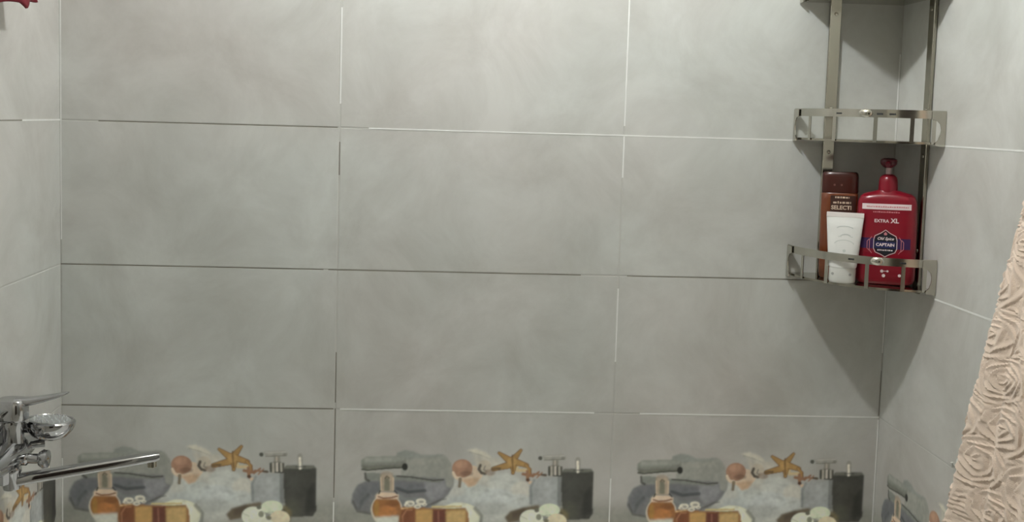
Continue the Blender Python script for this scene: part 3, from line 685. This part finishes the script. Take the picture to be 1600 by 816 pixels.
# ------------------------------------------------------------------ rose-relief towel on the right wall
M_towel = mat('peach_plush', (0.76, 0.61, 0.495), 0.95, noise=0.10, nscale=30, bump=0.5, bscale=700, Sheen_Weight=0.3)
tow = empty('rose_towel', (XR, -0.72, 0.30))
tag(tow, 'thick peach towel with embossed roses hanging by the right wall', 'towel')
zs = np.linspace(0.30, -0.90, 600); aa = np.linspace(0.02, math.pi-0.02, 300)
AA, ZZ = np.meshgrid(aa, zs)
wz = np.interp(ZZ, [-1.05, -.7, -.6, -.5, -.4, -.3, -.2, -.1, .1, .22, .30], [.30, .262, .246, .228, .213, .190, .165, .139, .092, .062, .034])
dep = 0.55*wz
def rose_height(s, z):
    s, z = (s/1.35+.002*np.sin(47*z+3)+.0014*np.sin(90*s+61*z), z+.002*np.sin(55*s+1)+.0014*np.sin(83*z-70*s))
    h = np.zeros_like(s); best = np.full(s.shape, 9.0); q = np.zeros_like(s); ph_ = np.zeros_like(s); cid = np.zeros_like(s)
    r = np.random.default_rng(11); n = 0
    for i in range(-1, 12):
        for j in range(-2, 27):
            cx = i*0.078 + (0.039 if j % 2 else 0)+r.uniform(-.013, .013); cz = -1.1+j*0.068+r.uniform(-.012, .012); sz = r.uniform(.80, 1.25); p0 = r.uniform(0, 6.28); n += 1
            d = np.hypot(s-cx, z-cz)/sz; m = d < best
            best = np.where(m, d, best); ph_ = np.where(m, np.arctan2(z-cz, s-cx)+p0, ph_); cid = np.where(m, n, cid)
        k0 = best/0.0086 + ph_/(2*math.pi); ring = np.floor(k0)
    n_p = 2+np.minimum(ring, 3); pet = n_p*ph_/2+ring*1.9+cid
    k = k0 + 0.42*(np.abs(np.sin(pet))-0.5)
    fr = k-np.floor(k)
    petal = np.where(fr < 0.80, 0.25+0.75*(fr/0.80)**1.3, 1-(fr-0.80)/0.20)*(0.55+0.45*np.abs(np.sin(pet))**0.5)
    dome = np.clip(1-(best/0.040)**2, 0, 1)*0.5
    leaf = np.abs(np.sin(95*s+9*np.sin(50*z)+cid))**1.5*0.5 + 0.4*np.abs(np.sin(90*z-60*s+2*cid))**1.5
    edge = np.clip((0.040-best)/0.004, 0, 1)
    return edge*(petal+dome*.6)+(1-edge)*leaf
ss = AA*(wz+dep)*0.5
ss = ss - ss[:, :1]
hgt = rose_height(ss+0.05, ZZ)
grow = np.clip((0.30-ZZ)/0.9, 0, 1)
fold = 1 + (0.02+0.05*grow)*np.sin(7*AA+0.6+1.2*ZZ) + 0.045*grow*np.sin(15*AA+2.0-2*ZZ)+0.02*grow*np.sin(31*AA+1.0+5*ZZ)
bx = -0.006-dep*np.sin(AA)*fold; by = wz*np.cos(AA)*fold
nx = -np.sin(AA)*wz; ny = np.cos(AA)*dep; nl = np.hypot(nx, ny); nx /= nl; ny /= nl
amp = 0.0050
X = np.minimum(bx+nx*amp*hgt, -0.003); Y = by+ny*amp*hgt
n1, n2 = AA.shape
V = np.stack([X.ravel(), Y.ravel(), (ZZ-0.30).ravel()], 1)
F = [(j*n2+i, j*n2+i+1, (j+1)*n2+i+1, (j+1)*n2+i) for j in range(n1-1) for i in range(n2-1)]
tb = from_arrays('towel_cloth', V, F, M_towel, tow); 
tl = from_arrays('hanging_loop', *tube_path([(-.004, -.012, -.005), (-.014, -.008, .030), (-.016, 0, .042), (-.014, .008, .030), (-.004, .012, -.005)], .003, 10), M_towel, tow)
hk = empty('towel_hook', (XR, -0.72, 0.335)); tag(hk, 'chrome wall hook that carries the peach rose towel', 'hook')
from_arrays('hook_plate', *lathe([(.0005, -.0005), (.018, -.0005), (.017, -.005), (.0005, -.006)], 24, 'X'), M_chrome, hk)
from_arrays('hook_arm', *tube_path([(-.004, 0, 0), (-.016, 0, -.001), (-.026, 0, .002), (-.030, 0, .012)], .0036, 12), M_chrome, hk)

# small white hook beside the towel's edge
wh = empty('suction_hook', (XR, -0.372, -0.582)); tag(wh, 'small white hook stuck on the right wall beside the towel edge', 'hook')
from_arrays('suction_cup', *lathe([(.0005, -.0004), (.0125, -.0004), (.0115, -.005), (.008, -.010), (.0005, -.011)], 24, 'X'), mat('milky_plastic', (.80, .80, .76), .3), wh)
from_arrays('hook_arm', *tube_path([(-.008, 0, .002), (-.014, 0, -.006), (-.020, 0, -.007), (-.022, 0, .001)], .0026, 10), mat('grey_hook', (.62, .62, .58), .4), wh)

# ------------------------------------------------------------------ red cloth by the upper left wall
M_cloth = mat('red_cloth', (0.15, 0.004, 0.012), 0.85, noise=0.12, nscale=40, bump=0.4, bscale=500)
redc = empty('red_cloth', (XL, -0.42, 0.50)); tag(redc, 'red cloth with an uneven hem hanging off the upper left wall', 'cloth')
nu, nv = 90, 60; V = []; F = []
for j in range(nv):
    t = j/(nv-1)
    for i in range(nu):
        u = i/(nu-1)                                # u = 1 is the edge nearest the back wall
        half = .05+.075*t**.7; y = (u-.5)*2*half
        ya = y-.42                                  # hem height along the wall, with one corner hanging lower
        hem = .213+(ya+.294)*.111-.009*max(0, 1-abs(ya+.379)/.022)+.0015*math.sin(70*ya)
        z = -(.50-hem)*t
        x = .010+.012*math.sin(u*math.pi)*(1-t)+.058*t**1.2+(.006+.002*t)*math.sin(11*u+.8)
        V.append((x, y, z))
for j in range(nv-1):
    for i in range(nu-1): F.append((j*nu+i, j*nu+i+1, (j+1)*nu+i+1, (j+1)*nu+i))
rc = from_arrays('cloth_drape', V, F, M_cloth, redc)
so = rc.modifiers.new('thickness', 'SOLIDIFY'); so.thickness = 0.004
h2 = empty('cloth_hook', (XL, -0.42, 0.512)); tag(h2, 'chrome wall hook that carries the red cloth', 'hook')
from_arrays('hook_plate', *lathe([(.0005, .0005), (.016, .0005), (.015, .005), (.0005, .006)], 24, 'X'), M_chrome, h2)
from_arrays('hook_arm', *tube_path([(.004, 0, 0), (.016, 0, -.001), (.024, 0, .002), (.028, 0, .012)], .0034, 12), M_chrome, h2)
